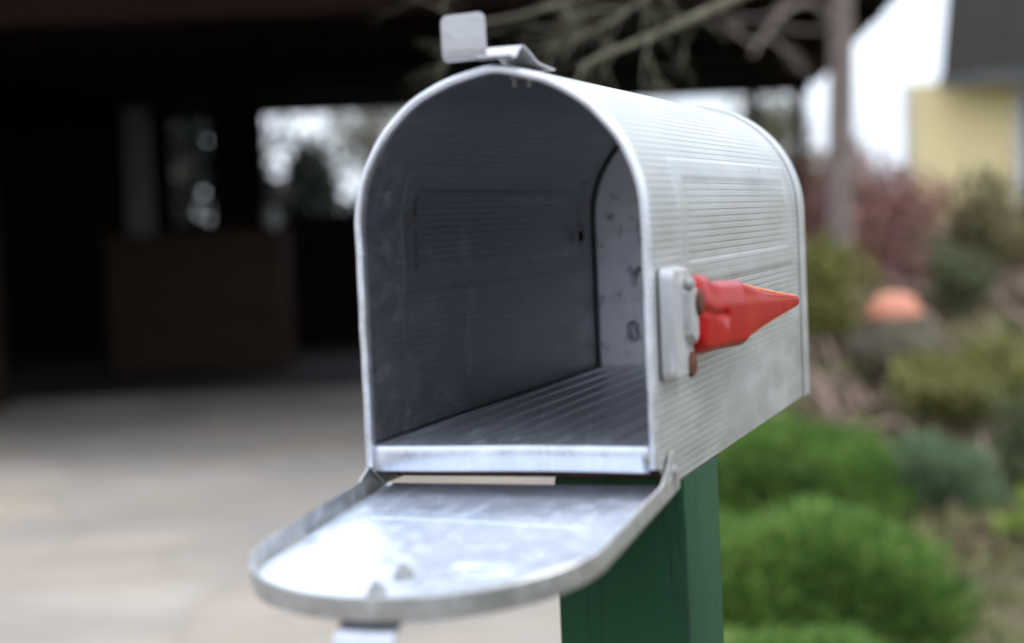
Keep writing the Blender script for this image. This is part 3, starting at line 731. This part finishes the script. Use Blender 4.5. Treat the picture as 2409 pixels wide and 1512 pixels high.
def limb(ctrl, r0, r1, twigs, tl=.25, tr_=.006, depth=2, spread=.8, t0=.45):
    q = MB(); pts = [Vector(p) for p in smooth_path([tuple(rel(*c)) for c in ctrl], 5)]; m = len(pts)
    q.tube(pts, [r0+(r1-r0)*(i/(m-1))**.6 for i in range(m)], 8)
    for k in range(twigs):
        i = rng.integers(int(m*t0), m-1); d = (pts[min(i+1, m-1)]-pts[i-1]).normalized()
        branchy(q, pts[i], d+Vector(rng.normal(size=3))*spread, tr_, tl*rng.uniform(.5, 1.2), depth, .03)
    q.build('branch', M_lichen, tr, True)
limb([(1.32, 3.1, 2.43), (.95, 3.0, 2.1), (.60, 2.9, 1.68), (.44, 2.8, 1.575), (.33, 2.7, 1.52), (.22, 2.6, 1.47), (.15, 2.52, 1.44), (.11, 2.48, 1.42)], .018, .003, 8, .15, .0022)
limb([(1.25, 3.1, 2.42), (.7, 2.9, 2.1), (.36, 2.8, 1.72), (.20, 2.7, 1.58), (.08, 2.6, 1.525), (-.02, 2.55, 1.50), (-.07, 2.5, 1.50)], .012, .002, 8, .12, .0018, t0=.55)
limb([(1.28, 3.1, 2.44), (.8, 2.9, 2.05), (.36, 2.8, 1.66), (.24, 2.7, 1.55), (.14, 2.6, 1.485), (.05, 2.55, 1.455)], .011, .002, 12, .13, .0018, t0=.55)

def far_tree(a, b, h, r, label, m, n=9000, size=.16, group='trees behind the carport', trunk=.14, clumps=40, zc=.62):
    root = empty('background_tree', W(a, b, 0)); tag(root, label, 'tree', group)
    v, f = leaf_quads(cloud((0, 0, h*zc), (r, r, h*(1-zc)), n, clumps=clumps), rng.normal(size=(n, 3)), size, .6)
    np_link('crown', v, f, m, root)
    q = MB(); q.tube([(0, 0, -.02), (.05, 0, h*.35), (0, .05, h*.75)], [trunk, trunk*.7, trunk*.25], 9)
    q.build('trunk', M_bark, root, True)
    q = MB()
    for k in range(7):
        t = rng.uniform(0, 2*pi); branchy(q, Vector((0, 0, h*rng.uniform(.3, .65))), Vector((math.cos(t), math.sin(t), .9)), trunk*.3, r*.8, 2, 0)
    q.build('branch', M_bark, root, True)
M_dark = foliage_mat('dark_conifer', (.004, .007, .004), (.008, .014, .007), (.016, .024, .012), .8, .05)
M_pale = foliage_mat('pale_lichen_twigs', (.10, .10, .06), (.18, .175, .11), (.28, .27, .20), .8, .3)
far_tree(-2.60, 21.5, 2.22, .72, 'rounded dark evergreen, the humped one at the left of the carport gap', M_dark, 9000, .14, clumps=60, zc=.5)
far_tree(-3.02, 21.0, 3.4, .42, 'thin dark evergreen at the left corner of the carport gap', M_dark, 900, .12, clumps=24, zc=.6, trunk=.05)
far_tree(-1.55, 22.5, 1.72, .8, 'dark low evergreen just left of the mailbox edge', M_dark, 9000, .14, clumps=60, zc=.5)
far_tree(-4.15, 21.5, 4.6, 1.0, 'tall dark evergreen at the far left of the gap behind the carport', M_dark, 4800, .13, clumps=90, zc=.45)
far_tree(-2.0, 26.0, 4.7, 1.25, 'pale lichened tree in front of the white sky left of the mailbox', M_pale, 4600, .085, clumps=44, zc=.62)
far_tree(3.75, 24.0, 2.9, .8, 'pale twiggy tree seen right of the carport back post', M_pale, 1300, .11, clumps=22, zc=.7)
far_tree(1.9, 27, 2.0, 1.8, 'dark low tree beyond the carport behind the mailbox', M_dark, 9000, .18, clumps=60, zc=.5)
far_tree(5.0, 30, 2.3, 1.6, 'hazy distant tree low in the bright gap left of the yellow house', M_grey, 5000, .18, clumps=40, zc=.55)

# ------------------------------------------------------------------ carport
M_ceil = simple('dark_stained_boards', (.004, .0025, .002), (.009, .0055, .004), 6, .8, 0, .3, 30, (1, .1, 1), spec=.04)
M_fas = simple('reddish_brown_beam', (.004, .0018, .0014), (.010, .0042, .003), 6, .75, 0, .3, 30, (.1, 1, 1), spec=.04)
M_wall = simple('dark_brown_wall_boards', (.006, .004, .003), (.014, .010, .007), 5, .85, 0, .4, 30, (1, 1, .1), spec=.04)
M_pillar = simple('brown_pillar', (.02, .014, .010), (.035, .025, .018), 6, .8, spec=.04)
cp = empty('carport', W(0, 9.2, 0), YAW); tag(cp, 'dark timber carport at the end of the driveway, open at the back', 'carport')
def loc(pts, q, z0, z1):
    n = len(pts); q.add([(a, b-9.2, z0) for a, b in pts]+[(a, b-9.2, z1) for a, b in pts], [tuple(range(n))[::-1], tuple(range(n, 2*n))]+[(i, (i+1) % n, (i+1) % n+n, i+n) for i in range(n)])
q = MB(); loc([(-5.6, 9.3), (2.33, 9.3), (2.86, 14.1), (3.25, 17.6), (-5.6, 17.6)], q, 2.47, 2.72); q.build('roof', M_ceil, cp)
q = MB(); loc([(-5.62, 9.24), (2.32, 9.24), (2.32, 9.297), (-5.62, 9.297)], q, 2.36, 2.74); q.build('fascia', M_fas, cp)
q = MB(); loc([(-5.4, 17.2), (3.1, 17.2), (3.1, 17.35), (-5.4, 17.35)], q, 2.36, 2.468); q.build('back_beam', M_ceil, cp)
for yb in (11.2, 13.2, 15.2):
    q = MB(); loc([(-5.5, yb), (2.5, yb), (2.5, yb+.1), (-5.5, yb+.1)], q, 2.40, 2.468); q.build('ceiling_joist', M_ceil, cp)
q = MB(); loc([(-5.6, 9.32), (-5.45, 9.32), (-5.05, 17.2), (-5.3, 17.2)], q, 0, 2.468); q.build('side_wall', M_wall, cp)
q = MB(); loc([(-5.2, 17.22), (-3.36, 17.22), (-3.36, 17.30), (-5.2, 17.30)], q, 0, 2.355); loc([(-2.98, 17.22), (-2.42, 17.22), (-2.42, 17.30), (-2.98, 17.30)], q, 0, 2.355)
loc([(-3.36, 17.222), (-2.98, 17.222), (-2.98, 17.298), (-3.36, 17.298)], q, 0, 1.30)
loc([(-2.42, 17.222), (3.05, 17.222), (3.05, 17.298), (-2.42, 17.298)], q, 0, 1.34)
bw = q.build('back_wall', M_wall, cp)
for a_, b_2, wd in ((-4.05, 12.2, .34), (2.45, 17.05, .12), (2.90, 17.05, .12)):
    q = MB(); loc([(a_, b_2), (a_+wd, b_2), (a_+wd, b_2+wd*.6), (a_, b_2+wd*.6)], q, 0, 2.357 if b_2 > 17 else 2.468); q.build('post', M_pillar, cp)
q = MB(); q.box(-.11, .11, -.06, .06, 0, 2.395); o = q.build('painted_board', simple('pale_grey_paint', (.10, .10, .10), (.14, .14, .14), 4, .6), None)
o.location = W(-3.42, 15.9); o.rotation_euler = (0, 0, YAW); tag(o, 'tall pale grey board standing in the dark of the carport', 'board')

# wooden bin inside the carport
bn = empty('wooden_bin', W(-2.72, 14.7, 0), YAW); tag(bn, 'long reddish brown timber bin in the shade of the carport', 'bin')
M_bin = simple('reddish_timber', (.028, .018, .014), (.050, .031, .023), 7, .8, 0, .4, 40, (.2, 1, 4), spec=.04)
for k in range(7):
    q = MB(); q.box(-.76+k*.217, -.76+k*.217+.212, -.02, 0, .06, 1.18); q.build('front_plank', M_bin, bn, False, .004)
q = MB(); q.box(-.76, -.745, .002, .6, .06, 1.18); q.box(.745, .76, .002, .6, .06, 1.18); q.box(-.745, .745, .58, .6, .06, 1.18); q.box(-.76, .76, -.01, .6, .03, .057); q.build('carcass', M_bin, bn)
q = MB(); q.box(-.79, .79, -.05, .63, 1.183, 1.215); q.build('lid', M_bin, bn, False, .004)

# small pale things that catch light inside
def can(name, a, b, z, s, label, m):
    root = empty(name, W(a, b, z), .6); tag(root, label, 'watering can')
    q = MB(); q.tube([(0, 0, 0), (0, 0, .004), (0, 0, .17), (0, 0, .18)], [.09*s, .095*s, .085*s, .07*s], 18); q.build('body', m, root, True)
    q = MB(); q.tube([(.08*s, 0, .04), (.17*s, 0, .10), (.24*s, 0, .20), (.25*s, 0, .205)], [.018*s, .014*s, .011*s, .03*s], 10); q.build('spout', m, root, True)
    q = MB(); q.tube([(-.085*s, 0, .03), (-.15*s, 0, .09), (-.14*s, 0, .17), (-.06*s, 0, .235), (0.05*s, 0, .2), (.06*s, 0, .17)], .008*s, 8); q.build('handle', m, root, True)
M_zinc = simple('pale_zinc', (.3, .32, .3), (.4, .42, .4), 20, .4, .5)
can('watering_can', -2.05, 14.9, 1.216, .55, 'pale zinc watering can on the right end of the timber bin', M_zinc)
# ------------------------------------------------------------------ yellow house
M_yel = simple('yellow_render', (.86, .71, .37), (.90, .76, .42), 2, .85)
M_roof, nt_, b_ = mat('dark_shingles'); c0 = objco(nt_)
br = nt_.nodes.new('ShaderNodeTexBrick'); br.inputs['Scale'].default_value = 3; br.inputs['Color1'].default_value = (.014, .013, .010, 1); br.inputs['Color2'].default_value = (.026, .024, .019, 1); br.inputs['Mortar'].default_value = (.015, .014, .013, 1)
nt_.links.new(c0, br.inputs['Vector']); nt_.links.new(br.outputs[0], b_.inputs['Base Color']); b_.inputs['Specular IOR Level'].default_value = .1; b_.inputs['Roughness'].default_value = .9
M_trim = simple('white_trim', (.66, .62, .60), (.76, .72, .70), 3, .5)
M_gut = simple('grey_gutter', (.08, .08, .082), (.11, .11, .11), 3, .5)
M_glass, nt_, b_ = mat('window_glass'); b_.inputs['Base Color'].default_value = (.03, .035, .045, 1); b_.inputs['Roughness'].default_value = .05
hs = empty('yellow_house', W(5.0, 20, 0), YAW-.25); tag(hs, 'yellow rendered house with a dark shingle roof beyond the garden', 'house')
q = MB()
WX0, WX1, WZ0, WZ1 = 1.02, 2.25, 1.05, 2.40
q.box(-.30, WX0, 0, 6, 0, 2.59); q.box(WX1, 9, 0, 6, 0, 2.59); q.box(WX0, WX1, 0, 6, 0, WZ0); q.box(WX0, WX1, 0, 6, WZ1, 2.59); q.box(WX0, WX1, .18, 6, WZ0, WZ1)
wall = q.build('wall', M_yel, hs)
wf = MB(); 
for (x0, x1, z0, z1) in ((WX0-.10, WX0+.03, WZ0-.1, WZ1+.1), (WX1-.03, WX1+.10, WZ0-.1, WZ1+.1), (WX0+.03, WX1-.03, WZ1-.03, WZ1+.1), (WX0+.03, WX1-.03, WZ0-.1, WZ0+.03)): wf.box(x0, x1, -.04, .06, z0, z1)
wf.box((WX0+WX1)/2-.03, (WX0+WX1)/2+.03, -.01, .06, WZ0+.03, WZ1-.03)
win = wf.build('window', M_trim, hs); q = MB(); q.box(WX0+.03, WX1-.03, .07, .09, WZ0+.03, WZ1-.03); q.build('pane', M_glass, win)
q = MB(); q.add([(.12, -.7, 2.60), (9.5, -.7, 2.60), (9.5, 3.2, 5.0), (.35, 3.2, 5.0), (9.5, 7, 2.60), (.12, 7, 2.60)], [(0, 1, 2, 3), (3, 2, 4, 5), (0, 3, 5), (1, 4, 2), (0, 5, 4, 1)]); rf = q.build('roof', M_roof, hs)
q = MB(); q.box(-.315, -.20, -.02, -.003, 0, 2.58); q.build('corner_board', simple('cream_board', (.62, .58, .48), (.70, .66, .56), 3, .6), hs)
q = MB(); q.box(.10, 9.5, -.82, -.705, 2.48, 2.61); q.build('gutter', M_gut, rf)
